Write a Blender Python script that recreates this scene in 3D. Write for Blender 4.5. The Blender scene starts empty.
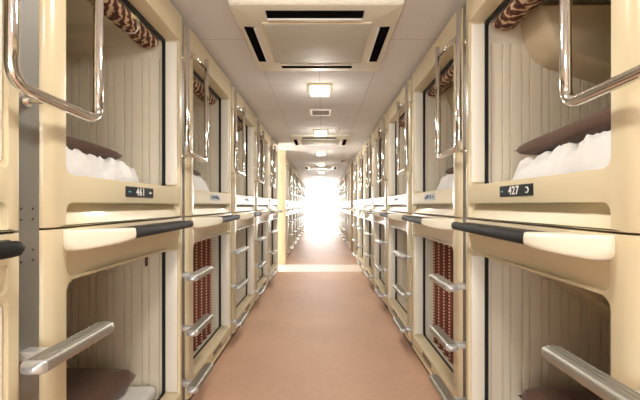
import bpy, bmesh, math, random
from mathutils import Vector, Matrix, noise

random.seed(7)
scene = bpy.context.scene
COL = scene.collection
A_L, A_R = 0.79, 0.735          # distance of the two capsule fronts from the camera axis
CEIL = 2.30
P = 1.075                        # spacing of the capsules along the corridor
SW = 1.013                       # width of one capsule front

# ------------------------------------------------------------------ materials
def mat(name, col, rough=0.5, metal=0.0, coat=0.0, bump=0.0, bscale=60, emit=None, estr=0, sheen=0, var=0.0, vscale=4):
    m = bpy.data.materials.new(name); m.use_nodes = True
    nt = m.node_tree; b = nt.nodes['Principled BSDF']
    b.inputs['Base Color'].default_value = (*col, 1)
    b.inputs['Roughness'].default_value = rough
    b.inputs['Metallic'].default_value = metal
    b.inputs['Coat Weight'].default_value = coat
    b.inputs['Coat Roughness'].default_value = 0.08
    b.inputs['Sheen Weight'].default_value = sheen
    if emit:
        b.inputs['Emission Color'].default_value = (*emit, 1)
        b.inputs['Emission Strength'].default_value = estr
    tc = nt.nodes.new('ShaderNodeTexCoord')
    if bump:
        n = nt.nodes.new('ShaderNodeTexNoise'); n.inputs['Scale'].default_value = bscale
        bp = nt.nodes.new('ShaderNodeBump'); bp.inputs['Strength'].default_value = bump
        bp.inputs['Distance'].default_value = 0.01
        nt.links.new(tc.outputs['Object'], n.inputs['Vector'])
        nt.links.new(n.outputs['Fac'], bp.inputs['Height'])
        nt.links.new(bp.outputs['Normal'], b.inputs['Normal'])
    if var:
        n = nt.nodes.new('ShaderNodeTexNoise'); n.inputs['Scale'].default_value = vscale
        n.inputs['Detail'].default_value = 4
        r = nt.nodes.new('ShaderNodeValToRGB')
        r.color_ramp.elements[0].position = 0.3; r.color_ramp.elements[1].position = 0.7
        r.color_ramp.elements[0].color = (*[c * (1 - var) for c in col], 1)
        r.color_ramp.elements[1].color = (*[min(1, c * (1 + var)) for c in col], 1)
        nt.links.new(tc.outputs['Object'], n.inputs['Vector'])
        nt.links.new(n.outputs['Fac'], r.inputs['Fac'])
        nt.links.new(r.outputs['Color'], b.inputs['Base Color'])
    return m

def dull(m, v=0.2):
    m.node_tree.nodes['Principled BSDF'].inputs['Specular IOR Level'].default_value = v

def carpet():
    m = mat('carpet', (0.5, 0.3, 0.2), 0.58)
    nt = m.node_tree; b = nt.nodes['Principled BSDF']; L = nt.links
    tc = nt.nodes.new('ShaderNodeTexCoord')
    br = nt.nodes.new('ShaderNodeTexBrick')
    br.offset = 0; br.inputs['Scale'].default_value = 1
    br.inputs['Brick Width'].default_value = 0.5; br.inputs['Row Height'].default_value = 0.5
    br.inputs['Mortar Size'].default_value = 0.0015; br.inputs['Mortar Smooth'].default_value = 1
    br.inputs['Color1'].default_value = (0.610, 0.375, 0.245, 1)
    br.inputs['Color2'].default_value = (0.580, 0.355, 0.235, 1)
    br.inputs['Mortar'].default_value = (0.50, 0.335, 0.24, 1)
    n1 = nt.nodes.new('ShaderNodeTexNoise'); n1.inputs['Scale'].default_value = 1.3; n1.inputs['Detail'].default_value = 5
    n2 = nt.nodes.new('ShaderNodeTexNoise'); n2.inputs['Scale'].default_value = 220; n2.inputs['Detail'].default_value = 2
    n3 = nt.nodes.new('ShaderNodeTexNoise'); n3.inputs['Scale'].default_value = 14; n3.inputs['Detail'].default_value = 5
    mp = nt.nodes.new('ShaderNodeMapping'); mp.inputs['Scale'].default_value = (1, 6, 1)
    L.new(tc.outputs['Object'], mp.inputs['Vector']); L.new(mp.outputs['Vector'], n3.inputs['Vector'])
    for n in (br, n1, n2): L.new(tc.outputs['Object'], n.inputs['Vector'])
    def mix(a, fac, lo, hi):
        r = nt.nodes.new('ShaderNodeMapRange'); r.inputs['From Min'].default_value = 0.3; r.inputs['From Max'].default_value = 0.7
        r.inputs['To Min'].default_value = lo; r.inputs['To Max'].default_value = hi
        L.new(fac, r.inputs['Value'])
        x = nt.nodes.new('ShaderNodeMix'); x.data_type = 'RGBA'; x.blend_type = 'MULTIPLY'; x.inputs['Factor'].default_value = 1
        L.new(a, x.inputs['A']); L.new(r.outputs['Result'], x.inputs['B']); return x.outputs['Result']
    c = mix(br.outputs['Color'], n1.outputs['Fac'], 0.92, 1.08)
    c = mix(c, n3.outputs['Fac'], 0.93, 1.07)
    c = mix(c, n2.outputs['Fac'], 0.85, 1.15)
    L.new(c, b.inputs['Base Color'])
    bp = nt.nodes.new('ShaderNodeBump'); bp.inputs['Strength'].default_value = 0.4; bp.inputs['Distance'].default_value = 0.004
    L.new(n2.outputs['Fac'], bp.inputs['Height']); L.new(bp.outputs['Normal'], b.inputs['Normal'])
    return m

def ceiling_mat():
    m = mat('ceiling_tile', (0.66, 0.62, 0.60), 0.85)
    nt = m.node_tree; b = nt.nodes['Principled BSDF']; L = nt.links
    tc = nt.nodes.new('ShaderNodeTexCoord')
    mp = nt.nodes.new('ShaderNodeMapping'); mp.inputs['Location'].default_value = (0.02, -1.435, 0)
    L.new(tc.outputs['Object'], mp.inputs['Vector'])
    br = nt.nodes.new('ShaderNodeTexBrick'); br.offset = 0
    br.inputs['Scale'].default_value = 1; br.inputs['Brick Width'].default_value = 0.455; br.inputs['Row Height'].default_value = 0.91
    br.inputs['Mortar Size'].default_value = 0.003; br.inputs['Mortar Smooth'].default_value = 0.4
    br.inputs['Color1'].default_value = br.inputs['Color2'].default_value = (0.74, 0.735, 0.74, 1)
    br.inputs['Mortar'].default_value = (0.45, 0.44, 0.43, 1)
    L.new(mp.outputs['Vector'], br.inputs['Vector'])
    v = nt.nodes.new('ShaderNodeTexVoronoi'); v.inputs['Scale'].default_value = 45
    L.new(tc.outputs['Object'], v.inputs['Vector'])
    n = nt.nodes.new('ShaderNodeTexNoise'); n.inputs['Scale'].default_value = 9
    L.new(tc.outputs['Object'], n.inputs['Vector'])
    r = nt.nodes.new('ShaderNodeMapRange'); r.inputs['From Min'].default_value = 0.06; r.inputs['From Max'].default_value = 0.16
    r.inputs['To Min'].default_value = 0.6; r.inputs['To Max'].default_value = 1
    L.new(v.outputs['Distance'], r.inputs['Value'])
    r2 = nt.nodes.new('ShaderNodeMapRange'); r2.inputs['From Min'].default_value = 0.5; r2.inputs['From Max'].default_value = 0.62
    r2.inputs['To Min'].default_value = 1; r2.inputs['To Max'].default_value = 0
    L.new(n.outputs['Fac'], r2.inputs['Value'])
    mx = nt.nodes.new('ShaderNodeMath'); mx.operation = 'MAXIMUM'
    L.new(r.outputs['Result'], mx.inputs[0]); L.new(r2.outputs['Result'], mx.inputs[1])
    x = nt.nodes.new('ShaderNodeMix'); x.data_type = 'RGBA'; x.blend_type = 'MULTIPLY'; x.inputs['Factor'].default_value = 1
    L.new(br.outputs['Color'], x.inputs['A']); L.new(mx.outputs[0], x.inputs['B'])
    L.new(x.outputs['Result'], b.inputs['Base Color'])
    return m

def stripe_mat(name, cols, scale, axis='Y', rough=0.8, dots=0.0):
    """woven blind: bands of the given colours across one object axis"""
    m = mat(name, cols[0], rough)
    nt = m.node_tree; b = nt.nodes['Principled BSDF']; L = nt.links
    tc = nt.nodes.new('ShaderNodeTexCoord'); sp = nt.nodes.new('ShaderNodeSeparateXYZ')
    L.new(tc.outputs['Object'], sp.inputs[0])
    mu = nt.nodes.new('ShaderNodeMath'); mu.operation = 'MULTIPLY'; mu.inputs[1].default_value = scale
    L.new(sp.outputs[axis], mu.inputs[0])
    fr = nt.nodes.new('ShaderNodeMath'); fr.operation = 'FRACT'; L.new(mu.outputs[0], fr.inputs[0])
    r = nt.nodes.new('ShaderNodeValToRGB'); r.color_ramp.interpolation = 'CONSTANT'
    els = r.color_ramp.elements
    els.remove(els[1]); els[0].position = 0; els[0].color = (*cols[0], 1)
    for i, c in enumerate(cols[1:], 1):
        e = els.new(i / len(cols)); e.color = (*c, 1)
    L.new(fr.outputs[0], r.inputs['Fac'])
    out = r.outputs['Color']
    if dots:
        mz = nt.nodes.new('ShaderNodeMath'); mz.operation = 'MULTIPLY'; mz.inputs[1].default_value = dots
        L.new(sp.outputs['Z'], mz.inputs[0])
        fz = nt.nodes.new('ShaderNodeMath'); fz.operation = 'FRACT'; L.new(mz.outputs[0], fz.inputs[0])
        g = nt.nodes.new('ShaderNodeMath'); g.operation = 'GREATER_THAN'; g.inputs[1].default_value = 0.5
        L.new(fz.outputs[0], g.inputs[0])
        x = nt.nodes.new('ShaderNodeMix'); x.data_type = 'RGBA'
        L.new(g.outputs[0], x.inputs['Factor']); L.new(out, x.inputs['A']); x.inputs['B'].default_value = (*cols[0], 1)
        out = x.outputs['Result']
    L.new(out, b.inputs['Base Color'])
    return m

M = {
    'cream': mat('cream_plastic', (0.69, 0.59, 0.385), 0.30, coat=0.25, var=0.03, vscale=3),
    'jamb': mat('pale_jamb', (0.82, 0.78, 0.67), 0.35, coat=0.2),
    'ledge': mat('ledge_cream', (0.80, 0.75, 0.60), 0.35, coat=0.2),
    'glare_white': mat('glare_white_plastic', (0.90, 0.90, 0.90), 0.25, coat=0.5),  # bright glare on the fronts, painted as white
    'liner': mat('liner_plastic', (0.76, 0.69, 0.55), 0.42, coat=0.1),
    'liner_floor': mat('liner_floor', (0.6, 0.55, 0.45), 0.6),
    'tan': mat('tan_plastic', (0.60, 0.50, 0.34), 0.4, coat=0.2),
    'gasket': mat('black_rubber', (0.008, 0.008, 0.009), 0.5),
    'grip': mat('black_grip', (0.010, 0.010, 0.010), 0.55, bump=0.1, bscale=120),
    'grip_top': mat('grey_tread', (0.06, 0.055, 0.05), 0.6),
    'strip': mat('grey_steel', (0.30, 0.29, 0.27), 0.45, metal=0.6),
    'chrome': mat('chrome', (0.86, 0.85, 0.84), 0.07, metal=1.0),
    'step': mat('step_alloy', (0.40, 0.38, 0.33), 0.40, metal=0.75, bump=0.06, bscale=40),
    'cap': mat('step_cap', (0.62, 0.62, 0.62), 0.3, metal=0.6),
    'screw': mat('screw', (0.12, 0.11, 0.1), 0.4, metal=0.8),
    'plate': mat('plate_black', (0.018, 0.020, 0.024), 0.35),
    'plate_grey': mat('plate_grey_blue', (0.42, 0.45, 0.50), 0.3),
    'ink': mat('ink_white', (0.85, 0.84, 0.80), 0.5),
    'ink_cyan': mat('ink_cyan', (0.12, 0.50, 0.52), 0.5),
    'ink_dark': mat('ink_dark', (0.03, 0.035, 0.05), 0.5),
    'brown': mat('brown_cloth', (0.115, 0.058, 0.038), 0.9, bump=0.25, bscale=90, sheen=0.2),
    'duvet': mat('white_cotton', (0.82, 0.80, 0.79), 0.9, bump=0.15, bscale=60, sheen=0.1),
    'duvet_beige': mat('beige_cotton', (0.68, 0.55, 0.38), 0.9, bump=0.2, bscale=50),
    'sheet': mat('sheet', (0.82, 0.81, 0.80), 0.9),
    'curtain': stripe_mat('red_brown_blind', [(0.15, 0.045, 0.03), (0.06, 0.016, 0.012), (0.17, 0.05, 0.032), (0.80, 0.52, 0.36), (0.10, 0.03, 0.02)], 1 / 0.11, 'Y', dots=45),
    'roll': stripe_mat('rolled_blind', [(0.13, 0.045, 0.028), (0.10, 0.035, 0.022), (0.17, 0.06, 0.04), (0.45, 0.32, 0.20)], 1 / 0.062, 'Y', dots=110),
    'hook': mat('wire', (0.62, 0.60, 0.55), 0.3, metal=0.7),
    'hookpad': mat('hook_pad', (0.72, 0.62, 0.36), 0.5),
    'carpet': carpet(), 'ceiling': ceiling_mat(),
    'wall': mat('wall_paint', (0.74, 0.69, 0.60), 0.7),
    'post': mat('post_cream', (0.74, 0.62, 0.42), 0.5),
    'post_tan': mat('post_tan', (0.62, 0.46, 0.27), 0.5),
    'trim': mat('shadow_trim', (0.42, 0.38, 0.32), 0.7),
    'kick': mat('kick_board', (0.20, 0.16, 0.12), 0.6),
    'pale_strip': mat('pale_floor_strip', (0.78, 0.67, 0.57), 0.6),
    'ac': mat('unit_cream', (0.80, 0.76, 0.64), 0.45),
    'ac_pale': mat('unit_pale', (0.86, 0.83, 0.77), 0.45),
    'slot': mat('slot_black', (0.008, 0.008, 0.008), 0.95),
    'frame_metal': mat('lamp_frame', (0.75, 0.66, 0.48), 0.4),
    'lamp': mat('lamp_glass', (1, 0.95, 0.85), 0.4, emit=(1.0, 0.88, 0.62), estr=5),
    'sky': mat('bright_window', (1, 1, 1), 0.4, emit=(0.90, 0.95, 1.0), estr=24),
    'sky2': mat('bright_side_window', (1, 1, 1), 0.4, emit=(0.97, 0.98, 1.0), estr=26),
    'fill_glow': mat('lobby_fill_pane', (1, 1, 1), 0.4, emit=(0.88, 0.95, 1.0), estr=11),  # glow of the added pane behind the camera
    'win_frame': mat('window_frame', (0.75, 0.74, 0.72), 0.4),
    'dark': mat('dark_plastic', (0.05, 0.05, 0.055), 0.5),
}
dull(M['grip']); dull(M['grip_top']); dull(M['slot'], 0.0); dull(M['plate'], 0.2)
def roll_pattern():
    m = mat('rolled_blind', (0.1, 0.03, 0.02), 0.85)
    nt = m.node_tree; b = nt.nodes['Principled BSDF']; L = nt.links
    tc = nt.nodes.new('ShaderNodeTexCoord'); w = nt.nodes.new('ShaderNodeTexWave')
    w.bands_direction = 'DIAGONAL'; w.inputs['Scale'].default_value = 11; w.inputs['Distortion'].default_value = 5
    w.inputs['Detail Scale'].default_value = 3
    v = nt.nodes.new('ShaderNodeTexVoronoi'); v.inputs['Scale'].default_value = 60
    L.new(tc.outputs['Object'], w.inputs['Vector']); L.new(tc.outputs['Object'], v.inputs['Vector'])
    a = nt.nodes.new('ShaderNodeMath'); a.operation = 'MULTIPLY_ADD'; a.inputs[1].default_value = 0.35
    L.new(v.outputs['Distance'], a.inputs[0]); L.new(w.outputs['Fac'], a.inputs[2])
    r = nt.nodes.new('ShaderNodeValToRGB'); e = r.color_ramp.elements
    e[0].position = 0.2; e[0].color = (0.06, 0.020, 0.012, 1); e[1].position = 1.08; e[1].color = (0.62, 0.45, 0.28, 1)
    x = e.new(0.65); x.color = (0.15, 0.050, 0.030, 1); x = e.new(0.88); x.color = (0.24, 0.10, 0.06, 1)
    L.new(a.outputs[0], r.inputs['Fac']); L.new(r.outputs['Color'], b.inputs['Base Color'])
    return m
M['roll'] = roll_pattern()
def grille():
    m = mat('unit_grille', (0.60, 0.58, 0.49), 0.55)
    nt = m.node_tree; b = nt.nodes['Principled BSDF']; L = nt.links
    tc = nt.nodes.new('ShaderNodeTexCoord'); w = nt.nodes.new('ShaderNodeTexWave')
    w.bands_direction = 'Y'; w.inputs['Scale'].default_value = 30
    L.new(tc.outputs['Object'], w.inputs['Vector'])
    r = nt.nodes.new('ShaderNodeValToRGB')
    r.color_ramp.elements[0].color = (0.50, 0.49, 0.41, 1); r.color_ramp.elements[1].color = (0.62, 0.60, 0.51, 1)
    L.new(w.outputs['Fac'], r.inputs['Fac']); L.new(r.outputs['Color'], b.inputs['Base Color'])
    return m
M['grille'] = grille()

# ------------------------------------------------------------------ mesh helpers
def finish(bm, name, m, smooth=None):
    bmesh.ops.recalc_face_normals(bm, faces=bm.faces)
    me = bpy.data.meshes.new(name); bm.to_mesh(me); bm.free()
    me.materials.append(M[m])
    if smooth is not None:
        me.polygons.foreach_set('use_smooth', [True] * len(me.polygons))
        if smooth < 3: me.set_sharp_from_angle(angle=smooth)
    return me

def link(name, me, parent=None, loc=(0, 0, 0)):
    o = bpy.data.objects.new(name, me); COL.objects.link(o)
    o.location = loc
    if parent is not None: o.parent = parent
    return o

def box(bm, x0, x1, y0, y1, z0, z1, bev=0.0, seg=2):
    r = bmesh.ops.create_cube(bm, size=1)
    vs = r['verts']
    for v in vs:
        v.co = Vector(((x0 + x1) / 2 + v.co.x * (x1 - x0), (y0 + y1) / 2 + v.co.y * (y1 - y0), (z0 + z1) / 2 + v.co.z * (z1 - z0)))
    if bev:
        es = list({e for v in vs for e in v.link_edges})
        bmesh.ops.bevel(bm, geom=es, offset=bev, segments=seg, profile=0.5, affect='EDGES')

def box_mesh(name, m, *a, bev=0.0, seg=2):
    bm = bmesh.new(); box(bm, *a, bev=bev, seg=seg)
    return finish(bm, name, m, 0.6 if bev else None)

def tube(bm, pts, r, n=12, caps=True):
    pts = [Vector(p) for p in pts]; rings = []
    t0 = (pts[1] - pts[0]).normalized()
    up = Vector((0, 0, 1)) if abs(t0.z) < 0.9 else Vector((1, 0, 0))
    nrm = t0.cross(up).normalized()
    for i, p in enumerate(pts):
        if i == 0: t = pts[1] - pts[0]
        elif i == len(pts) - 1: t = pts[-1] - pts[-2]
        else: t = (pts[i + 1] - p).normalized() + (p - pts[i - 1]).normalized()
        t.normalize(); nrm = (nrm - t * nrm.dot(t)).normalized(); b = t.cross(nrm)
        rings.append([bm.verts.new(p + (nrm * math.cos(a) + b * math.sin(a)) * r) for a in [2 * math.pi * k / n for k in range(n)]])
    for a, b in zip(rings, rings[1:]):
        for k in range(n): bm.faces.new((a[k], a[(k + 1) % n], b[(k + 1) % n], b[k]))
    if caps: bm.faces.new(rings[0]); bm.faces.new(list(reversed(rings[-1])))

def fillet(pts, r, n=6):
    """polyline with rounded inner corners"""
    pts = [Vector(p) for p in pts]; out = [pts[0]]
    for a, b, c in zip(pts, pts[1:], pts[2:]):
        p, q = b + (a - b).normalized() * r, b + (c - b).normalized() * r
        for i in range(n + 1):
            t = i / n; out.append(p * (1 - t) ** 2 + b * 2 * t * (1 - t) + q * t * t)
    out.append(pts[-1]); return out

def rrect(u0, u1, v0, v1, r, n=5):
    """rounded rectangle in (u, v), counter-clockwise"""
    rs = r if isinstance(r, (tuple, list)) else (r,) * 4
    out = []
    for (cu, cv, a0, rr) in ((u1, v0, -90, rs[0]), (u1, v1, 0, rs[1]), (u0, v1, 90, rs[2]), (u0, v0, 180, rs[3])):
        su, sv = (-1 if cu == u1 else 1), (-1 if cv == v1 else 1)
        for i in range(n + 1):
            a = math.radians(a0 + 90 * i / n)
            out.append((cu + su * rr + math.cos(a) * rr, cv + sv * rr + math.sin(a) * rr))
    return out

def loops(bm, rings, close_first=False, close_last=False):
    vr = [[bm.verts.new(p) for p in r] for r in rings]
    for a, b in zip(vr, vr[1:]):
        n = len(a)
        for k in range(n): bm.faces.new((a[k], a[(k + 1) % n], b[(k + 1) % n], b[k]))
    if close_first: bm.faces.new(vr[0])
    if close_last: bm.faces.new(list(reversed(vr[-1])))

def tag(o, label, cat, group=None):
    o['label'] = label; o['category'] = cat
    if group: o['group'] = group
    return o

def thing(name, loc, label, cat, group=None):
    o = bpy.data.objects.new(name, None); COL.objects.link(o); o.location = loc
    o.empty_display_size = 0.1
    return tag(o, label, cat, group)

def struct(name, me, loc=(0, 0, 0)):
    o = link(name, me, None, loc); o['kind'] = 'structure'; return o

def evaluated(o, name):
    dg = bpy.context.evaluated_depsgraph_get(); dg.update()
    me = bpy.data.meshes.new_from_object(o.evaluated_get(dg)); me.name = name
    return me

# ------------------------------------------------------------------ capsule pieces, built once for each side
# local axes: x = w (out into the corridor on the left side, mirrored on the right), y = u along the corridor, z = height
def front_mesh(s, kind):
    g = -s
    if kind == 'upper': z0, z1, h0, h1 = 1.133, 2.262, 1.30, 2.115
    else: z0, z1, h0, h1 = 0.045, 1.127, 0.155, 0.962
    bm = bmesh.new()
    # outer body with a large roll on its front vertical edges
    prof = []
    R = 0.038; U0 = 0.021
    for i in range(6):
        a = math.radians(180 - 90 * i / 5); prof.append((U0 + R + R * math.cos(a), -R * 0.8 + R * 0.8 * math.sin(a)))
    for i in range(6):
        a = math.radians(90 - 90 * i / 5); prof.append((SW - 0.016 + 0.016 * math.cos(a), -0.016 + 0.016 * math.sin(a)))
    prof = [(U0, -0.078)] + prof + [(SW, -0.078)]
    lo = [(g * w, u, z0) for u, w in prof]; hi = [(g * w, u, z1) for u, w in prof]
    loops(bm, [lo, hi], True, True)
    body = link('body_tmp', finish(bm, 'tmp', 'cream'))
    def cutter(rings):
        b = bmesh.new(); loops(b, rings, True, True)
        c = link('cut_tmp', finish(b, 'tmp', 'cream')); return c
    rr = (0.012, 0.012, 0.035, 0.03)
    cuts = [cutter([[(g * 0.02, u, v) for u, v in rrect(0.098, 0.973, h0 - 0.006, h1 + 0.004, rr)],
                    [(g * -0.10, u, v) for u, v in rrect(0.104, 0.966, h0 + 0.004, h1 - 0.002, rr)]])]
    if kind == 'upper':   # sloping groove under the sill
        r2 = rrect(0.10, 0.972, 1.136, 1.207, (0.004, 0.022, 0.026, 0.004))
        back = [(-0.004 - 0.034 * min(1, max(0, (v - 1.136) / 0.06)), u, v) for u, v in r2]
        cuts.append(cutter([[(g * 0.02, u, v) for u, v in r2], [(g * w, u, v) for w, u, v in back]]))
    else:                 # hood slopes back below the ledge; shallow rebate over the sill
        r2 = rrect(0.10, 0.972, 0.975, 1.050, (0.02, 0.01, 0.01, 0.03))
        back = [(-0.016 + 0.014 * (v - 0.975) / 0.075, u, v) for u, v in r2]
        cuts.append(cutter([[(g * 0.02, u, v) for u, v in r2], [(g * w, u, v) for w, u, v in back]]))
        r3 = rrect(0.06, 0.985, 0.062, 0.090, 0.008)
        cuts.append(cutter([[(g * 0.02, u, v) for u, v in r3], [(g * -0.014, u, v) for u, v in r3]]))
    for c in cuts:
        md = body.modifiers.new('b', 'BOOLEAN'); md.operation = 'DIFFERENCE'; md.solver = 'EXACT'; md.object = c
    bv = body.modifiers.new('v', 'BEVEL'); bv.width = 0.006; bv.segments = 3; bv.limit_method = 'ANGLE'; bv.angle_limit = math.radians(38)
    bv.use_clamp_overlap = True
    me = evaluated(body, 'front_' + kind)
    for o in [body] + cuts: bpy.data.objects.remove(o)
    me.polygons.foreach_set('use_smooth', [True] * len(me.polygons)); me.set_sharp_from_angle(angle=0.7)
    if not me.materials: me.materials.append(M['cream'])
    return me

def jamb_mesh(s, kind):
    g = -s; h0, h1 = (1.30, 2.115) if kind == 'upper' else (0.155, 0.962)
    bm = bmesh.new()
    box(bm, min(g * -0.010, g * -0.076), max(g * -0.010, g * -0.076), 0.957, 0.969, h0 + 0.012, h1 - 0.014, 0.004)
    return finish(bm, 'jamb', 'jamb', 0.6)

def gasket_mesh(s, kind):
    g = -s; h0, h1 = (1.30, 2.115) if kind == 'upper' else (0.155, 0.962)
    o = rrect(0.095, 0.982, h0 - 0.008, h1 + 0.006, 0.02); i = rrect(0.118, 0.957, h0 + 0.004, h1 - 0.012, 0.02)
    bm = bmesh.new()
    rings = [[(g * -0.079, u, v) for u, v in o], [(g * -0.079, u, v) for u, v in i], [(g * -0.094, u, v) for u, v in i],
             [(g * -0.094, u, v) for u, v in o], [(g * -0.079, u, v) for u, v in o]]
    loops(bm, rings)
    bmesh.ops.remove_doubles(bm, verts=bm.verts, dist=1e-6)
    return finish(bm, 'gasket', 'gasket')

def liner_mesh(s, kind):
    g = -s
    z0, zr, z1 = (1.275, 2.015, 2.155) if kind == 'upper' else (0.13, 0.93, 1.06)
    bm = bmesh.new(); D0, D1 = -0.080, -2.02
    def wall(u, du):
        ws = []; w = D0; 
        while w > D1:
            q = 0.050 if len(ws) % 8 else 0.029
            ws += [(w, 0), (w - q, 0), (w - q - 0.002, du), (w - q - 0.008, du)]
            w -= q + 0.010
        ws.append((D1, 0))
        a = [bm.verts.new((g * w, u + d, z0)) for w, d in ws]; b = [bm.verts.new((g * w, u + d, zr)) for w, d in ws]
        for k in range(len(ws) - 1): bm.faces.new((a[k], a[k + 1], b[k + 1], b[k]))
    wall(0.978, 0.010); wall(0.034, -0.010)
    # ceiling vault with rolled shoulders
    prof = []
    for i in range(7):
        a = math.radians(90 * i / 6); prof.append((0.986 - 0.12 * (1 - math.cos(a)) , zr + (z1 - zr) * math.sin(a)))
    for i in range(7):
        a = math.radians(90 - 90 * i / 6); prof.append((0.026 + 0.12 * (1 - math.cos(a)), zr + (z1 - zr) * math.sin(a)))
    a = [bm.verts.new((g * D0, u, v)) for u, v in prof]; b = [bm.verts.new((g * D1, u, v)) for u, v in prof]
    for k in range(len(prof) - 1): bm.faces.new((a[k], a[k + 1], b[k + 1], b[k]))
    full = [(0.026, z0), (0.986, z0)] + prof
    bm.faces.new([bm.verts.new((g * D1, u, v)) for u, v in full])
    fl = [(D0, 0.026), (D1, 0.026), (D1, 0.986), (D0, 0.986)]
    bm.faces.new([bm.verts.new((g * w, u, z0)) for w, u in fl])
    me = bpy.data.meshes.new('liner'); bm.to_mesh(me); bm.free(); me.materials.append(M['liner'])
    return me

def ledge_mesh(s):
    """cream bracket that grows out of the shell towards the black grip"""
    g = -s; bm = bmesh.new(); rings = []
    for i in range(19):
        t = (i / 18) ** 1.5; u = 0.085 + 0.165 * t
        w = 0.012 + 0.128 * math.sin(t * math.pi / 2) ** 0.9
        zb = 1.050 + 0.030 * t ** 0.8 + 0.030 * math.exp(-t / 0.05); zt = 1.124 - 0.004 * t
        r = min(0.014, (zt - zb) / 2.2, w / 2 + 0.004)
        ring = [(-0.02, zb)]
        for k in range(5):
            a = math.radians(-90 + 90 * k / 4); ring.append((w - r + r * math.cos(a), zb + r + r * math.sin(a)))
        for k in range(5):
            a = math.radians(0 + 90 * k / 4); ring.append((w - r + r * math.cos(a), zt - r + r * math.sin(a)))
        ring.append((-0.02, zt))
        rings.append([(g * x, u, z) for x, z in ring])
    loops(bm, rings, True, True)
    return finish(bm, 'ledge', 'ledge', 0.8)

def grip_mesh(s):
    g = -s; bm = bmesh.new(); rings = []
    N = 26
    for i in range(N + 1):
        t = i / N; u = 0.245 + (0.675 if s < 0 else 0.705) * t
        wo = 0.142 + (0.104 - 0.142) * t
        cap = 1.0 if t < 0.94 else math.sqrt(max(0.02, 1 - ((t - 0.94) / 0.06) ** 2))
        hw, hh, cz = 0.019 * cap, 0.019 * cap, 1.100
        cw = wo - 0.019
        rings.append([(g * (cw + hw * math.copysign(abs(math.cos(a)) ** 0.75, math.cos(a))), u, cz + hh * math.copysign(abs(math.sin(a)) ** 0.75, math.sin(a)))
                      for a in [2 * math.pi * k / 16 for k in range(16)]])
    loops(bm, rings, True, True)
    return finish(bm, 'grip', 'grip', 0.9)

def tread_mesh(s):
    g = -s; bm = bmesh.new()
    pl = [(-0.01, 0.24), (0.112, 0.24), (0.080, 0.885), (0.06, 0.92), (-0.01, 0.98)]
    loops(bm, [[(g * w, u, 1.092) for w, u in pl], [(g * w, u, 1.113) for w, u in pl]], True, True)
    return finish(bm, 'tread', 'grip_top')

def curtain_mesh(s):
    g = -s; bm = bmesh.new(); n = 190
    a = []; b = []; a2 = []; b2 = []
    for i in range(n + 1):
        u = 0.10 + 0.775 * i / n
        w = -0.135 - 0.009 * math.sin(2 * math.pi * u / 0.11)
        a.append(bm.verts.new((g * w, u, 0.140))); b.append(bm.verts.new((g * w, u, 0.985)))
        a2.append(bm.verts.new((g * (w - 0.003), u, 0.140))); b2.append(bm.verts.new((g * (w - 0.003), u, 0.985)))
    for i in range(n):
        bm.faces.new((a[i], a[i + 1], b[i + 1], b[i])); bm.faces.new((a2[i + 1], a2[i], b2[i], b2[i + 1]))
        bm.faces.new((a[i], a2[i], a2[i + 1], a[i + 1])); bm.faces.new((b[i], b[i + 1], b2[i + 1], b2[i]))
    bm.faces.new((a[0], b[0], b2[0], a2[0])); bm.faces.new((a[n], a2[n], b2[n], b[n]))
    return finish(bm, 'curtain', 'curtain', 0.9)

def roll_mesh(s):
    """blind drawn up into scalloped folds under the top of the opening"""
    g = -s; bm = bmesh.new(); rings = []; n = 96
    for i in range(n + 1):
        u = 0.07 + 0.86 * i / n
        sc = 0.5 + 0.5 * abs(math.sin(math.pi * u / 0.075)) ** 0.6
        cw, cz = -0.160, 2.088
        ring = []
        for k in range(14):
            a = 2 * math.pi * k / 14
            rw, rz = 0.060, 0.034
            q = sc if math.sin(a) < 0.3 else 1; rz = 0.034 + (0.018 * (1 - sc) if math.sin(a) < -0.5 else 0)
            ring.append((g * (cw + rw * math.cos(a) * (0.85 + 0.15 * q)), u, cz + rz * math.sin(a) * (0.72 + 0.28 * q)))
        rings.append(ring)
    loops(bm, rings, True, True)
    return finish(bm, 'rolled_blind', 'roll', 1.0)

def track_mesh(s, z):
    g = -s
    return box_mesh('track', 'hook', min(g * -0.100, g * -0.112), max(g * -0.100, g * -0.112), 0.10, 0.95, z - 0.006, z + 0.006, bev=0.003)

def tv_mesh(s, zc):
    """moulded screen housing hung in the shoulder of the cabin, underside sloping down inwards"""
    g = -s; bm = bmesh.new()
    if zc > 2: pl = [(-0.25, zc), (-0.30, zc - 0.14), (-0.335, zc - 0.20), (-0.39, zc - 0.232), (-0.66, zc - 0.315), (-0.80, zc - 0.34), (-0.84, zc - 0.2), (-0.86, zc)]
    else: pl = [(-0.33, zc), (-0.355, zc - 0.15), (-0.38, zc - 0.18), (-0.43, zc - 0.215), (-0.70, zc - 0.40), (-0.90, zc - 0.47), (-0.95, zc - 0.3), (-0.96, zc)]
    U0, U1 = 0.80, 0.975
    def ring(u, k):
        cx = sum(p[0] for p in pl) / len(pl); cz = zc - 0.18
        return [(g * (cx + (w - cx) * k), u, min(zc, cz + (z - cz) * k)) for w, z in pl]
    loops(bm, [ring(U0, 0.90), ring(U0 + 0.012, 0.97), ring(U0 + 0.04, 1.0), ring(U1, 1.0)], True, True)
    return finish(bm, 'screen_housing', 'tan' if zc > 2 else 'cream', 0.7)

def hook_mesh(s, u, w, z):
    g = -s; bm = bmesh.new()
    tube(bm, [(g * w, u, z + 0.06), (g * (w + 0.006), u, z + 0.01), (g * (w - 0.006), u, z - 0.006), (g * (w - 0.05), u, z - 0.006),
              (g * (w - 0.062), u, z + 0.008), (g * (w - 0.060), u, z + 0.045)], 0.0034, 6)
    return finish(bm, 'hook', 'hook', 3)

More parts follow.
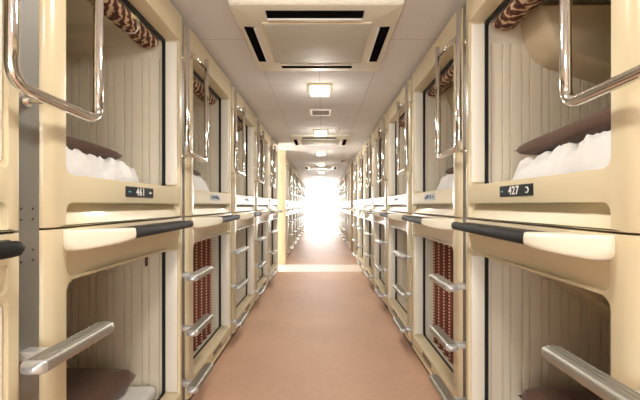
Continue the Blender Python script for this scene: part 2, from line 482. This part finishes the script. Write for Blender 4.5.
def strap_mesh(s):
    g = -s; bm = bmesh.new()
    box(bm, min(g * -.155, g * -.16), max(g * -.155, g * -.16), 0.90, 0.925, 0.87, 0.955, 0.001, 1)
    box(bm, min(g * -.13, g * -.16), max(g * -.13, g * -.16), 0.895, 0.93, 0.925, 0.955, 0.004, 1)
    return finish(bm, 'strap', 'brown')

def catch_mesh(s):
    g = -s; bm = bmesh.new()
    def B(w0, w1, u0, u1, z0, z1): box(bm, min(g * w0, g * w1), max(g * w0, g * w1), u0, u1, z0, z1, 0.002, 1)
    B(-0.002, 0.003, 0.50, 0.70, 0.100, 0.132)
    B(0.003, 0.010, 0.52, 0.57, 0.108, 0.124); B(0.003, 0.010, 0.63, 0.68, 0.108, 0.124)
    return finish(bm, 'catch', 'kick')

# ladder between two capsules
def strip_mesh(s):
    g = -s; bm = bmesh.new()
    box(bm, min(g * -0.022, g * -0.032), max(g * -0.022, g * -0.032), -0.0615, 0.0205, 0.02, 2.262)
    return finish(bm, 'strip', 'strip')
def screws_mesh(s):
    g = -s; bm = bmesh.new()
    for z in (1.045, 1.075, 1.16, 1.19, 0.30, 1.95):
        for u in (-0.040, -0.002):
            m4 = Matrix.Translation((g * -0.021, u, z)) @ Matrix.Rotation(math.pi / 2, 4, 'Y')
            bmesh.ops.create_cone(bm, cap_ends=True, segments=10, radius1=0.003, radius2=0.0025, depth=0.003, matrix=m4)
    return finish(bm, 'screws', 'screw')
UR = {-1: (-0.162, 0.160), 1: (-0.135, 0.178)}
def rail_mesh(s):
    g = -s; un, uf = UR[s]; w = g * 0.060; bm = bmesh.new()
    tube(bm, fillet([(w, un, 2.17), (w, un, 1.485), (w, uf, 1.475), (w, uf, 2.115)], 0.055, 8), 0.0150, 14)
    tube(bm, [(w, un, 2.045), (w, uf, 2.060)], 0.009, 10)
    return finish(bm, 'rail', 'chrome', 3)
def standoff_mesh(s, z):
    g = -s; bm = bmesh.new()
    tube(bm, [(g * 0.060, -0.031, z), (g * -0.012, -0.031, z)], 0.0075, 12)
    tube(bm, [(g * -0.012, -0.031, z), (g * -0.022, -0.031, z)], 0.017, 14)
    return finish(bm, 'standoff', 'chrome', 0.8)
US = {-1: (-0.130, 0.200), 1: (-0.090, 0.240)}
def step_mesh(s, z):
    g = -s; u0, u1 = US[s]; bm = bmesh.new(); rings = []
    n = 22
    for i in range(n + 1):
        t = i / n; u = u0 + 0.022 + (u1 - u0 - 0.022) * t
        e = min((u1 - u) / 0.03, 1.0); k = math.sqrt(max(0.05, 1 - (1 - e) ** 2))
        ring = []
        for (x, y) in [(-1, -.5), (-.8, -1), (.8, -1), (1, -.5), (1, .3), (.85, .8), (.62, 1), (.55, .8), (.38, .8), (.31, 1), (.08, 1), (.03, .8), (-.12, .8), (-.18, 1), (-.42, 1), (-.48, .8), (-.62, .8), (-.68, 1), (-.88, .8), (-1, .3)]:
            ring.append((g * (0.070 + x * 0.032 * k), u, z + y * 0.0170 * (0.6 + 0.4 * k)))
        rings.append(ring)
    loops(bm, rings, True, True)
    return finish(bm, 'step', 'step', 0.7)
def cap_mesh(s, z):
    g = -s; u0 = US[s][0]; bm = bmesh.new(); rings = []
    for i in range(7):
        t = i / 6; k = math.sin(math.radians(25 + 65 * t))
        rings.append([(g * (0.070 + 0.033 * k * math.copysign(abs(math.cos(a)) ** .5, math.cos(a))), u0 + 0.024 * t, z - 0.001 + 0.0180 * k * math.copysign(abs(math.sin(a)) ** .6, math.sin(a)))
                      for a in [2 * math.pi * j / 20 for j in range(20)]])
    loops(bm, rings, True, True)
    return finish(bm, 'cap', 'cap', 0.9)
def bracket_mesh(s, z):
    g = -s
    return box_mesh('bracket', 'cap', min(g * -0.022, g * 0.046), max(g * -0.022, g * 0.046), -0.055, -0.012, z - 0.013, z + 0.013, bev=0.004)

def plate_mesh(s, m='plate'):
    g = -s; bm = bmesh.new()
    pl = rrect(0.427, 0.655, 1.233, 1.276, 0.003, 2)
    loops(bm, [[(g * -0.001, u, v) for u, v in pl], [(g * 0.003, u, v) for u, v in pl]], True, True)
    return finish(bm, 'plate', m)
def text_mesh(s, txt, uc, zc, h, m='ink', lift=0.0035):
    cu = bpy.data.curves.new('t', 'FONT'); cu.body = txt; cu.size = h / 0.70; cu.align_x = 'CENTER'; cu.align_y = 'CENTER'; cu.extrude = 0.0004
    cu.offset = 0.0012; cu.space_character = 1.12
    o = link('t_tmp', cu); me = evaluated(o, 'digits'); bpy.data.objects.remove(o)
    g = -s
    # left side: reading direction +y, right side: -y
    R = Matrix(((0, 0, g, g * lift), (-s, 0, 0, uc), (0, 1, 0, zc), (0, 0, 0, 1)))
    me.transform(R); me.materials.clear(); me.materials.append(M[m]); return me
def arrow_mesh(s, u, z, size, m, d=1):
    g = -s; bm = bmesh.new(); q = []
    for (a, b) in [(-1, 0), (0, .55), (0, .22), (1, .22), (1, -.22), (0, -.22), (0, -.55)]:
        q.append((g * 0.0036, u + d * a * size, z + b * size))
    bm.faces.new([bm.verts.new(p) for p in q])
    r = bmesh.ops.extrude_face_region(bm, geom=list(bm.faces))
    for v in [x for x in r['geom'] if isinstance(x, bmesh.types.BMVert)]: v.co.x += g * 0.0004
    return finish(bm, 'arrow', m)
def turn_mesh(s, u, z, r, m):
    """small curled arrow"""
    g = -s; bm = bmesh.new()
    tube(bm, [(g * 0.004, u + r * math.cos(a), z + r * math.sin(a)) for a in [math.radians(60 + 25 * k) for k in range(11)]], 0.0024, 6)
    return finish(bm, 'curl', m, 3)
def dabs_mesh(s):
    g = -s; bm = bmesh.new()
    for (u0, u1, z0, z1) in ((0.455, 0.475, 1.247, 1.262), (0.50, 0.515, 1.242, 1.268), (0.53, 0.545, 1.250, 1.268), (0.56, 0.60, 1.244, 1.268), (0.612, 0.635, 1.240, 1.256)):
        box(bm, min(g * .0035, g * .0045), max(g * .0035, g * .0045), u0, u1, z0, z1)
    return finish(bm, 'marks', 'ink_dark')
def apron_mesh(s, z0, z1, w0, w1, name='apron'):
    """overlay on the sill front, its white is glare put into the colour"""
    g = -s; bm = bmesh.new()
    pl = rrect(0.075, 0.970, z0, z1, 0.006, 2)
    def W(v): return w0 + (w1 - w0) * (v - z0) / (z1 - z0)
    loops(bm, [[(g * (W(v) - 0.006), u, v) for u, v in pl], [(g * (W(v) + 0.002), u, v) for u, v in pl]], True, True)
    return finish(bm, name, 'glare_white')

K = {}
for s in (-1, 1):
    for kind in ('upper', 'lower'):
        K[s, kind] = dict(front=front_mesh(s, kind), jamb=jamb_mesh(s, kind), gasket=gasket_mesh(s, kind), liner=liner_mesh(s, kind))
    K[s] = dict(ledge=ledge_mesh(s), grip=grip_mesh(s), tread=tread_mesh(s), curtain=curtain_mesh(s), roll=roll_mesh(s),
                track_u=track_mesh(s, 2.108), catch=catch_mesh(s), strip=strip_mesh(s), screws=screws_mesh(s), rail=rail_mesh(s),
                stand=[standoff_mesh(s, 1.482), standoff_mesh(s, 2.05)], steps=[(step_mesh(s, z), cap_mesh(s, z), bracket_mesh(s, z)) for z in ((0.795, 0.490, 0.175) if s < 0 else (0.775, 0.470, 0.175))],
                plate=plate_mesh(s), plate_g=plate_mesh(s, 'plate_grey'), dabs=dabs_mesh(s),
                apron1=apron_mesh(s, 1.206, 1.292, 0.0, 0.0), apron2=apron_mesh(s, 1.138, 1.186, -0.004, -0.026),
                tv_u=tv_mesh(s, 2.12), tv_l=tv_mesh(s, 1.03), strap=strap_mesh(s))

WALLX = {-1: -A_L, 1: A_R}
ORD = ['first', 'second', 'third', 'fourth', 'fifth', 'sixth', 'seventh', 'eighth', 'ninth', 'tenth']
SIDE = {-1: 'left', 1: 'right'}
S0 = {-1: 0.992, 1: 0.80}
FAR0 = {-1: 7.26, 1: 9.17}

def capsule(s, S, kind, label, group, k, far=False, row='near'):
    r = thing('sleeping_capsule', (WALLX[s], S, 0), label, 'capsule bed', group)
    D = K[s, kind]; E = K[s]
    fr = link('front_frame', D['front'], r)
    link('far_jamb', D['jamb'], r); link('gasket', D['gasket'], r); link('cabin_liner', D['liner'], r)
    if kind == 'upper':
        if not far or True:
            link('rolled_blind', E['roll'], r); link('blind_track', E['track_u'], r)
        if not far and k in (0, 1):
            if k == 0:
                pl = link('number_plate', E['plate'], r); pl['label'] = 'black number plate reading ' + ('461' if s < 0 else '427')
                if s < 0:
                    link('plate_number', text_mesh(s, '461', 0.540, 1.2545, 0.031), pl)
                    link('plate_arrow', arrow_mesh(s, 0.452, 1.2545, 0.010, 'ink_cyan'), pl)
                    link('plate_arrow', arrow_mesh(s, 0.625, 1.2545, 0.013, 'ink'), pl)
                else:
                    link('plate_number', text_mesh(s, '427', 0.550, 1.2545, 0.031), pl)
                    link('plate_arrow', turn_mesh(s, 0.462, 1.2545, 0.010, 'ink'), pl)
                    link('plate_arrow', arrow_mesh(s, 0.635, 1.2545, 0.009, 'ink_cyan'), pl)
            else:
                pl = link('number_plate', E['plate_g'], r); pl['label'] = 'pale grey number plate'
                link('plate_marks', E['dabs'], pl)
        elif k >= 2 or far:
            ap = link('glare_panel', E['apron1'], r); ap['label'] = 'front overlay whitened for glare, with dark number marks'
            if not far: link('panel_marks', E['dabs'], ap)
            a2 = link('glare_panel_lower', E['apron2'], r); a2['label'] = 'lower front overlay whitened for glare'
        else:
            link('number_plate', E['plate'], r)
    else:
        link('step_ledge', E['ledge'], r); g = link('ledge_grip', E['grip'], r); g['label'] = 'black rubber grip'
        link('ledge_tread', E['tread'], r)
        link('sill_catch', E['catch'], r)
        if k == 1 and not far:
            c = link('drawn_blind', E['curtain'], r); c['label'] = 'red-brown striped blind pulled closed'
    if s == 1 and not far and k in (0, 1, 2) and not (kind == 'lower' and k == 1):
        link('screen_housing', E['tv_u' if kind == 'upper' else 'tv_l'], r)
    if not far and k == 0:
        if kind == 'lower':
            link('coat_hook', hook_mesh(s, 0.964, -0.36, 0.835), r)
            if s < 0: link('blind_strap', E['strap'], r)
        elif s < 0:
            link('coat_hook', hook_mesh(s, 0.70, -0.10, 2.03), r)
            g_ = -s
            link('hook_pad', box_mesh('pad', 'hookpad', min(g_ * -.100, g_ * -.118), max(g_ * -.100, g_ * -.118), 0.66, 0.73, 2.085, 2.112, bev=0.004), r)
    return r

def ladder(s, S, label, group):
    r = thing('access_ladder', (WALLX[s], S, 0), label, 'ladder', group); E = K[s]
    st = link('mounting_strip', E['strip'], r); link('screws', E['screws'], st)
    ra = link('grab_rail', E['rail'], r); ra['label'] = 'polished chrome hand rail'
    for me in E['stand']: link('rail_standoff', me, r)
    for a, b, c in E['steps']:
        x = link('step', a, r); link('end_cap', b, x); link('step_bracket', c, x)
    return r

NUM = {-1: '461', 1: '427'}
def near_label(s, k, kind):
    side = SIDE[s]
    if k == -1: return f'cream {kind} sleeping capsule at the {side} picture edge, mostly out of frame'
    if k == 0:
        if kind == 'upper': return f'cream upper capsule with number plate {NUM[s]} and open bunk on the {side}'
        return f'cream open lower capsule directly beneath capsule {NUM[s]} on the {side}'
    if k == 1:
        if kind == 'upper': return f'cream upper capsule with small grey number plate, on the {side} next beyond {NUM[s]}'
        return f'cream lower capsule closed by a red-brown blind on the {side}'
    n = ORD[k - 2]
    if kind == 'upper': return f'{n} glare-whitened upper capsule on the {side}, {k} along from {NUM[s]}'
    return f'cream lower capsule on the {side} under the {n} glare-whitened upper capsule'

NK = {-1: 5, 1: 7}
for s in (-1, 1):
    side = SIDE[s]
    for k in range(-1, NK[s]):
        S = S0[s] + k * P
        for kind in ('upper', 'lower'):
            capsule(s, S, kind, near_label(s, k, kind), f'capsules in the {side} row before the passage', k)
        if k == -1: continue
        if k == 0: lab = f'chrome rail and alloy steps at the near edge of {side} capsule {NUM[s]}'
        else:
            lab = f'chrome rail and alloy steps, {ORD[k]} ladder along the {side} row from {NUM[s]}'
        ladder(s, S, lab, f'ladders between the capsules of the {side} near row')
    for k in range(9 if s < 0 else 8):
        S = FAR0[s] + k * P
        ref = 'bright pillar' if s < 0 else 'tan post'
        for kind in ('upper', 'lower'):
            capsule(s, S, kind, f'{ORD[k]} {kind} capsule beyond the {ref} on the {side}', f'capsules in the {side} row beyond the passage', k, far=True)
        if k:
            ladder(s, S, f'{ORD[k - 1]} chrome-railed ladder beyond the {ref} on the {side}', f'ladders of the {side} row beyond the passage')

# ------------------------------------------------------------------ bedding
def mound(name, m, lw, lu, h, seed, folds=1.0, taper=0.0, cap=None):
    """crumpled cloth heap, flat underneath: lw deep (x), lu along the corridor (y), h high"""
    bm = bmesh.new(); NX, NY = 44, 60
    top = []
    for i in range(NX + 1):
        row = []
        for j in range(NY + 1):
            x = i / NX * 2 - 1; y = j / NY * 2 - 1
            wob = 1 + 0.10 * noise.noise(Vector((math.atan2(y, x) * 1.6, seed, 0)))
            edge = max(0, 1 - (abs(x) ** 3.2 + abs(y) ** 3.2)) ** 0.5
            p = Vector((x * 1.6 * lw / 0.4, y * 1.6 * lu / 0.4, seed * 3.1))
            q = p + 0.9 * noise.noise_vector(p * 0.7)
            f = 1 - abs(noise.noise(q * 1.1)) * 2
            f2 = 1 - abs(noise.noise(q * 2.4 + Vector((5, 3, 1)))) * 2
            big = 0.62 + 0.38 * noise.noise(p * 0.45 + Vector((seed, 0, 0)))
            z = h * edge * (big + folds * (0.22 * f + 0.10 * f2))
            z *= 1 - taper * (y + 1) / 2
            if cap:
                zc = cap - 0.04 * y * lu / 2 - (0.035 if z > 0 else 0) * 0
                if z > zc - 0.03: z = zc - 0.03 + 0.03 * (1 - math.exp(-(z - zc + 0.03) / 0.03)) - folds * 0.013 * (0.6 - f * 0.6 - f2 * 0.5) * min(1, edge * 1.5)
            row.append(bm.verts.new((max(-lw / 2, min(lw / 2, x * lw / 2 * wob)), max(-0.43, min(0.43, y * lu / 2 * wob)), max(0.002, z))))
        top.append(row)
    for i in range(NX):
        for j in range(NY): bm.faces.new((top[i][j], top[i + 1][j], top[i + 1][j + 1], top[i][j + 1]))
    rim = [top[i][0] for i in range(NX + 1)] + [top[NX][j] for j in range(1, NY + 1)] + [top[i][NY] for i in range(NX - 1, -1, -1)] + [top[0][j] for j in range(NY - 1, 0, -1)]
    low = [bm.verts.new((v.co.x, v.co.y, 0)) for v in rim]
    n = len(rim)
    for k in range(n): bm.faces.new((rim[k], rim[(k + 1) % n], low[(k + 1) % n], low[k]))
    bm.faces.new(low)
    return finish(bm, name, m, 3)

def pillow(name, m, lw, lu, h, seed):
    bm = bmesh.new(); N = 26; grids = []
    for sg in (1, -1):
        g = []
        for i in range(N + 1):
            row = []
            for j in range(N + 1):
                x = i / N * 2 - 1; y = j / N * 2 - 1
                pin = 1 - 0.07 * (1 - abs(x)) * abs(y) ** 4 * 1.0
                t = ((1 - x ** 6) * (1 - y ** 6)) ** 0.36
                z = sg * h / 2 * t * (1 + 0.12 * noise.noise(Vector((x * 2, y * 2, seed))))
                row.append(bm.verts.new((x * lw / 2 * (1 - 0.05 * (1 - y * y)), y * lu / 2 * pin, z)))
            g.append(row)
        for i in range(N):
            for j in range(N): bm.faces.new((g[i][j], g[i + 1][j], g[i + 1][j + 1], g[i][j + 1]))
        grids.append(g)
    bmesh.ops.remove_doubles(bm, verts=bm.verts, dist=1e-4)
    return finish(bm, name, m, 3)

duv = [mound('duvet', 'duvet', 0.46, 0.90, 0.21, i * 1.7 + .3, 2.2, 0.30, (0.138, 0.150, 0.138)[i]) for i in range(3)]
duv_b = mound('duvet', 'duvet_beige', 0.42, 0.56, 0.20, 4.4, 0.4)
pil = pillow('pillow', 'brown', 0.36, 0.68, 0.070, 2)

def place(name, me, s, S, w, u, z, label, cat, group, rx=0, ry=0, rz=0):
    o = link(name, me, None, (WALLX[s] - s * w, S + u, z)); o.rotation_euler = (rx, ry, rz)
    return tag(o, label, cat, group)
UB, LB = 1.276, 0.131   # cabin floors
for s in (-1, 1):
    n = NUM[s]; S = S0[s]; side = SIDE[s]
    place('duvet', duv[0 if s < 0 else 1], s, S, -0.34, 0.515, UB, f'crumpled white duvet in capsule {n} on the {side}', 'duvet', 'white duvets', rz=0.0)
    place('pillow', pil, s, S, -0.45 if s < 0 else -0.36, 0.55, UB + (0.190 if s < 0 else 0.205), f'flat brown pillow behind the white duvet in capsule {n} on the {side}', 'pillow', 'brown pillows', rx=-0.02 if s < 0 else -0.07, ry=0)
    S = S0[s] + P
    place('duvet', duv[2], s, S, -0.33, 0.50, UB, f'white duvet in the upper capsule on the {side} next beyond {n}', 'duvet', 'white duvets', rz=0)
    place('pillow', pil, s, S, -0.40, 0.55, UB + 0.190, f'brown pillow in the upper capsule on the {side} next beyond {n}', 'pillow', 'brown pillows', rx=-0.03, ry=0)
    for k in (2, 3):
        place('duvet', duv_b, s, S0[s] + k * P, -0.33, 0.36, UB, f'beige duvet lump in the {ORD[k-2]} glare-whitened upper capsule on the {side}', 'duvet', 'beige duvets')
        place('duvet', duv_b, s, S0[s] + k * P, -0.33, 0.50, LB, f'beige duvet in the lower capsule under the {ORD[k-2]} glare-whitened one on the {side}', 'duvet', 'beige duvets')
    # the open lower capsules
    S = S0[s]
    me = box_mesh('mattress', 'sheet', -0.90, 0.90, -0.455, 0.455, 0, 0.075, bev=0.025, seg=3)
    place('mattress', me, s, S, -1.02, 0.506, LB, f'thin white-sheeted mattress in the {side} capsule under {n}', 'mattress', 'mattresses')
    place('pillow', pillow('pillow', 'brown', 0.52, 0.70, 0.16, 5), s, S, -0.46, 0.54, LB + 0.160, f'large dark brown cushion on the mattress in the {side} capsule under {n}', 'cushion', 'brown cushions')

# ------------------------------------------------------------------ setting
Y0, Y1 = -6.0, 19.0
struct('floor', box_mesh('floor', 'carpet', -3.0, 3.0, Y0, Y1, -0.06, 0))
struct('ceiling', box_mesh('ceiling', 'ceiling', -3.0, 3.0, Y0, Y1, CEIL, CEIL + 0.06))
struct('wall_left', box_mesh('wall', 'wall', -3.06, -3.0, Y0, 6.42, 0, CEIL))
struct('wall_left_far', box_mesh('wall', 'wall', -3.06, -3.0, 7.14, Y1, 0, CEIL))
struct('wall_right', box_mesh('wall', 'wall', 3.0, 3.06, Y0, Y1, 0, CEIL))
struct('wall_back', box_mesh('wall', 'wall', -3.0, 3.0, Y0 - 0.06, Y0, 0, CEIL))
def ends(s, n):
    """wall that closes a row of capsules and its trims"""
    g = s; X = WALLX[s]
    def xr(a, b): return (min(X + g * a, X + g * b), max(X + g * a, X + g * b))
    e1 = S0[s] + NK[s] * P - 0.06
    s0 = S0[s] - P - 0.06
    struct(f'wall_{SIDE[s]}_row_end', box_mesh('wall', 'wall', *xr(0.0, 2.2), e1, e1 + 0.03, 0, CEIL))
    struct(f'wall_{SIDE[s]}_row_start', box_mesh('wall', 'wall', *xr(0.0, 2.2), s0 - 0.03, s0, 0, CEIL))
    f0 = FAR0[s] - 0.065
    struct(f'wall_{SIDE[s]}_passage', box_mesh('wall', 'wall', *xr(0.14, 2.2), f0 - 0.06, f0, 0, CEIL))
    struct(f'trim_{n}', box_mesh('post', 'post' if s < 0 else 'post_tan', *xr(-0.056 if s < 0 else 0.0, 0.14), f0 - 0.09, f0, 0, CEIL, bev=0.004))
    f1 = FAR0[s] + (9 if s < 0 else 8) * P - 0.06
    for i, (a, b) in enumerate(((s0, e1), (f0, f1))):
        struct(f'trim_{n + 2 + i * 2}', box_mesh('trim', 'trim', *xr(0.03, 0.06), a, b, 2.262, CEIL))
        struct(f'baseboard_{SIDE[s]}' + ('_far' if i else ''), box_mesh('kick', 'kick', *xr(0.02, 0.05), a, b, 0, 0.045))
    struct(f'wall_{SIDE[s]}_row_end_far', box_mesh('wall', 'wall', *xr(0.0, 2.2), f1, f1 + 0.03, 0, CEIL))
ends(-1, 1); ends(1, 2)
struct('trim_7', box_mesh('pale_strip', 'pale_strip', -3.0, 0.735, 6.34, 7.08, 0, 0.003))  # paler strip across the floor at the left passage

# far end: glazed doors to the daylight
def window(name, loc, w, h, axis, m, bars=1):
    """axis 'y': pane faces -y; axis 'x': pane faces +x"""
    bm = bmesh.new(); t = 0.04
    def B(a0, a1, z0, z1, d0=-0.02, d1=0.02):
        if axis == 'y': box(bm, a0, a1, d0, d1, z0, z1)
        else: box(bm, d0, d1, a0, a1, z0, z1)
    B(-w / 2, w / 2, 0, t); B(-w / 2, w / 2, h - t, h); B(-w / 2, -w / 2 + t, t, h - t); B(w / 2 - t, w / 2, t, h - t)
    for i in range(bars): 
        c = -w / 2 + w * (i + 1) / (bars + 1); B(c - 0.02, c + 0.02, t, h - t)
    o = struct(name, finish(bm, 'frame', 'win_frame'), loc)
    bm = bmesh.new(); B(-w / 2 + t, w / 2 - t, t, h - t, -0.004, 0.004)
    p = link('pane', finish(bm, 'pane', m), o)
    return o
window('window_1', (-3.03, 6.78, 0.0), 0.72, CEIL, 'x', 'sky2', 0)
window('fill_window', (0.0, Y0 + 0.03, 0.0), 5.6, CEIL - 0.02, 'y', 'fill_glow', 3)  # unseen window added behind the camera to light the capsule interiors
window('window_2', (0.0, 19.03, 0.0), 6.0, CEIL, 'y', 'sky', 3)

# air conditioning cassettes
def cassette(yc, label):
    r = thing('air_conditioner', (-0.03, yc, CEIL), label, 'air conditioner', 'ceiling cassette units')
    bm = bmesh.new()
    h = 0.475
    def sq(k, z): return [(x, y, z) for x, y in rrect(-h * k, h * k, -h * k, h * k, 0.012, 3)]
    loops(bm, [sq(1, 0), sq(1, -0.018), sq(0.985, -0.026), sq(0.90, -0.034), sq(0.72, -0.038)], True, True)
    link('outer_panel', finish(bm, 'panel', 'ac', 0.5), r)
    gr = link('intake_grille', box_mesh('grille', 'grille', -0.315, 0.315, -0.305, 0.255, -0.050, -0.036, bev=0.006), r)
    gr['label'] = 'pale green-grey ribbed intake grille'
    bm = bmesh.new()
    for (x0, x1, y0, y1) in ((-0.318, 0.318, -0.311, -0.305), (-0.318, 0.318, 0.255, 0.261), (-0.321, -0.315, -0.311, 0.261), (0.315, 0.321, -0.311, 0.261)):
        box(bm, x0, x1, y0, y1, -0.047, -0.036)
    link('grille_border', finish(bm, 'border', 'frame_metal'), gr)
    for i, (x0, x1, y0, y1, fl) in enumerate(((-0.28, 0.26, -0.425, -0.355, (0, 1)), (-0.28, 0.26, 0.310, 0.375, (0, -1)), (-0.435, -0.372, -0.25, 0.25, (1, 0)), (0.372, 0.435, -0.25, 0.25, (-1, 0)))):
        so = link('air_slot', box_mesh('slot', 'slot', x0, x1, y0, y1, -0.0405, -0.030), r); so['label'] = 'black air outlet slot'
        if fl[1]: 
            yb = y1 if fl[1] > 0 else y0
            me = box_mesh('louvre', 'ac_pale', x0, x1, yb - 0.002 - (0 if fl[1] > 0 else 0.02), yb + 0.002 + (0.02 if fl[1] > 0 else 0), -0.048, -0.038, bev=0.003)
        else:
            xb = x1 if fl[0] > 0 else x0
            me = box_mesh('louvre', 'ac_pale', xb - 0.008, xb + 0.004, y0, y1, -0.044, -0.038, bev=0.002)
        link('louvre', me, so)
    return r
cassette(2.36, 'large square ceiling air conditioner nearest the camera, pale grille and black slots')
cassette(6.0, 'second ceiling air conditioner, beyond the small vent and two lamps')
cassette(10.2, 'farthest ceiling air conditioner, near the bright end of the corridor')

def lamp(y, label, x=-0.02):
    r = thing('ceiling_lamp', (x, y, CEIL), label, 'ceiling lamp', 'square ceiling lamps')
    link('lamp_base', box_mesh('base', 'frame_metal', -0.105, 0.105, -0.105, 0.105, -0.012, 0, bev=0.003), r)
    g = link('lamp_diffuser', box_mesh('diffuser', 'lamp', -0.09, 0.09, -0.09, 0.09, -0.062, -0.012, bev=0.012, seg=3), r)
    g['label'] = 'glowing warm white diffuser'
    ld = bpy.data.lights.new('lamp_light', 'POINT'); ld.shadow_soft_size = 0.06; ld.energy = LAMP; ld.color = (1.0, 0.95, 0.87)
    lo = bpy.data.objects.new('lamp_light', ld); COL.objects.link(lo); lo.parent = r; lo.location = (0, 0, -0.14)
    la = bpy.data.lights.new('lamp_downlight', 'AREA'); la.shape = 'SQUARE'; la.size = 0.17; la.energy = 15; la.color = (1.0, 0.96, 0.90)
    l2 = bpy.data.objects.new('lamp_downlight', la); COL.objects.link(l2); l2.parent = r; l2.location = (0, 0, -0.066)
    return r
LAMP = 4
lamps = [(-4.2, 'added square ceiling lamp in the unseen lobby, near the fill window'), (-1.9, 'square ceiling lamp well behind the camera'), (0.1, 'square ceiling lamp above the camera'),  # lobby lamp is unseen, added for more light from behind
         (1.30, 'square ceiling lamp before the large air conditioner'),
         (3.30, 'glowing square ceiling lamp just beyond the large air conditioner'),
         (5.25, 'glowing ceiling lamp just before the second air conditioner'),
         (7.35, 'glowing ceiling lamp just beyond the second air conditioner'),
         (9.3, 'glowing ceiling lamp just before the farthest air conditioner'),
         (11.6, 'first glowing ceiling lamp beyond the farthest air conditioner'),
         (13.8, 'second glowing ceiling lamp beyond the farthest air conditioner'),
         (16.0, 'last glowing ceiling lamp before the bright end')]
for y, l in lamps: lamp(y, l)

# vent, detectors
r = thing('ceiling_vent', (-0.015, 4.17, CEIL), 'small white rectangular ceiling vent between the first two visible lamps', 'vent')
bm = bmesh.new()
for (x0, x1, y0, y1) in ((-0.125, 0.125, -0.13, -0.105), (-0.125, 0.125, 0.105, 0.13), (-0.125, -0.10, -0.105, 0.105), (0.10, 0.125, -0.105, 0.105)):
    box(bm, x0, x1, y0, y1, -0.014, 0)
link('vent_frame', finish(bm, 'vf', 'ac_pale'), r)
bm = bmesh.new()
for i in range(9): box(bm, -0.10, 0.10, -0.10 + i * 0.0235, -0.088 + i * 0.0235, -0.010, -0.002)
link('vent_slats', finish(bm, 'vs', 'trim'), r)
r = thing('smoke_detector', (0.22, 5.05, CEIL), 'small white detector hanging beside the second visible lamp', 'detector', 'ceiling detectors')
bm = bmesh.new(); bmesh.ops.create_cone(bm, cap_ends=True, segments=20, radius1=0.030, radius2=0.035, depth=0.04, matrix=Matrix.Translation((0, 0, -0.02)))
link('detector_body', finish(bm, 'd', 'ac_pale', 0.6), r)
bm = bmesh.new(); bmesh.ops.create_cone(bm, cap_ends=True, segments=16, radius1=0.012, radius2=0.018, depth=0.03, matrix=Matrix.Translation((0, 0, -0.055)))
link('sensor_tip', finish(bm, 'd', 'ac_pale', 0.6), r)
r = thing('smoke_detector', (0.52, 8.8, CEIL), 'round dark detector on the ceiling over the tan post side', 'detector', 'ceiling detectors')
bm = bmesh.new(); bmesh.ops.create_cone(bm, cap_ends=True, segments=20, radius1=0.045, radius2=0.06, depth=0.04, matrix=Matrix.Translation((0, 0, -0.02)))
link('detector_body', finish(bm, 'd', 'trim', 0.6), r)
for x, lab in ((-0.45, 'left of the two small dark door stops at the bright end'), (0.70, 'right of the two small dark door stops at the bright end')):
    r = thing('door_stop', (x, 18.7, 0), lab, 'door stop', 'door stops at the far end')
    bm = bmesh.new(); bmesh.ops.create_cone(bm, cap_ends=True, segments=16, radius1=0.10, radius2=0.06, depth=0.10, matrix=Matrix.Translation((0, 0, 0.05)))
    link('stop_body', finish(bm, 'd', 'dark', 0.6), r)

# ------------------------------------------------------------------ daylight, world, camera
w = bpy.data.worlds.new('World'); scene.world = w; w.use_nodes = True
w.node_tree.nodes['Background'].inputs['Color'].default_value = (0.85, 0.92, 1, 1)
w.node_tree.nodes['Background'].inputs['Strength'].default_value = 0.6

cam = bpy.data.cameras.new('Camera'); co = bpy.data.objects.new('Camera', cam); COL.objects.link(co)
cam.sensor_width = 36; cam.lens = 353 / 640 * 36; cam.clip_start = 0.02; cam.clip_end = 100
co.location = (0, 0, 1.2); co.rotation_euler = (math.pi / 2, 0, 0)
cam.shift_x = -2 / 640; cam.shift_y = 5 / 640
scene.camera = co
scene.view_settings.view_transform = 'Standard'; scene.view_settings.look = 'None'
scene.view_settings.gamma = 1; scene.view_settings.use_curve_mapping = False
scene.view_settings.exposure = -0.40
scene.cycles.max_bounces = 10; scene.cycles.diffuse_bounces = 6
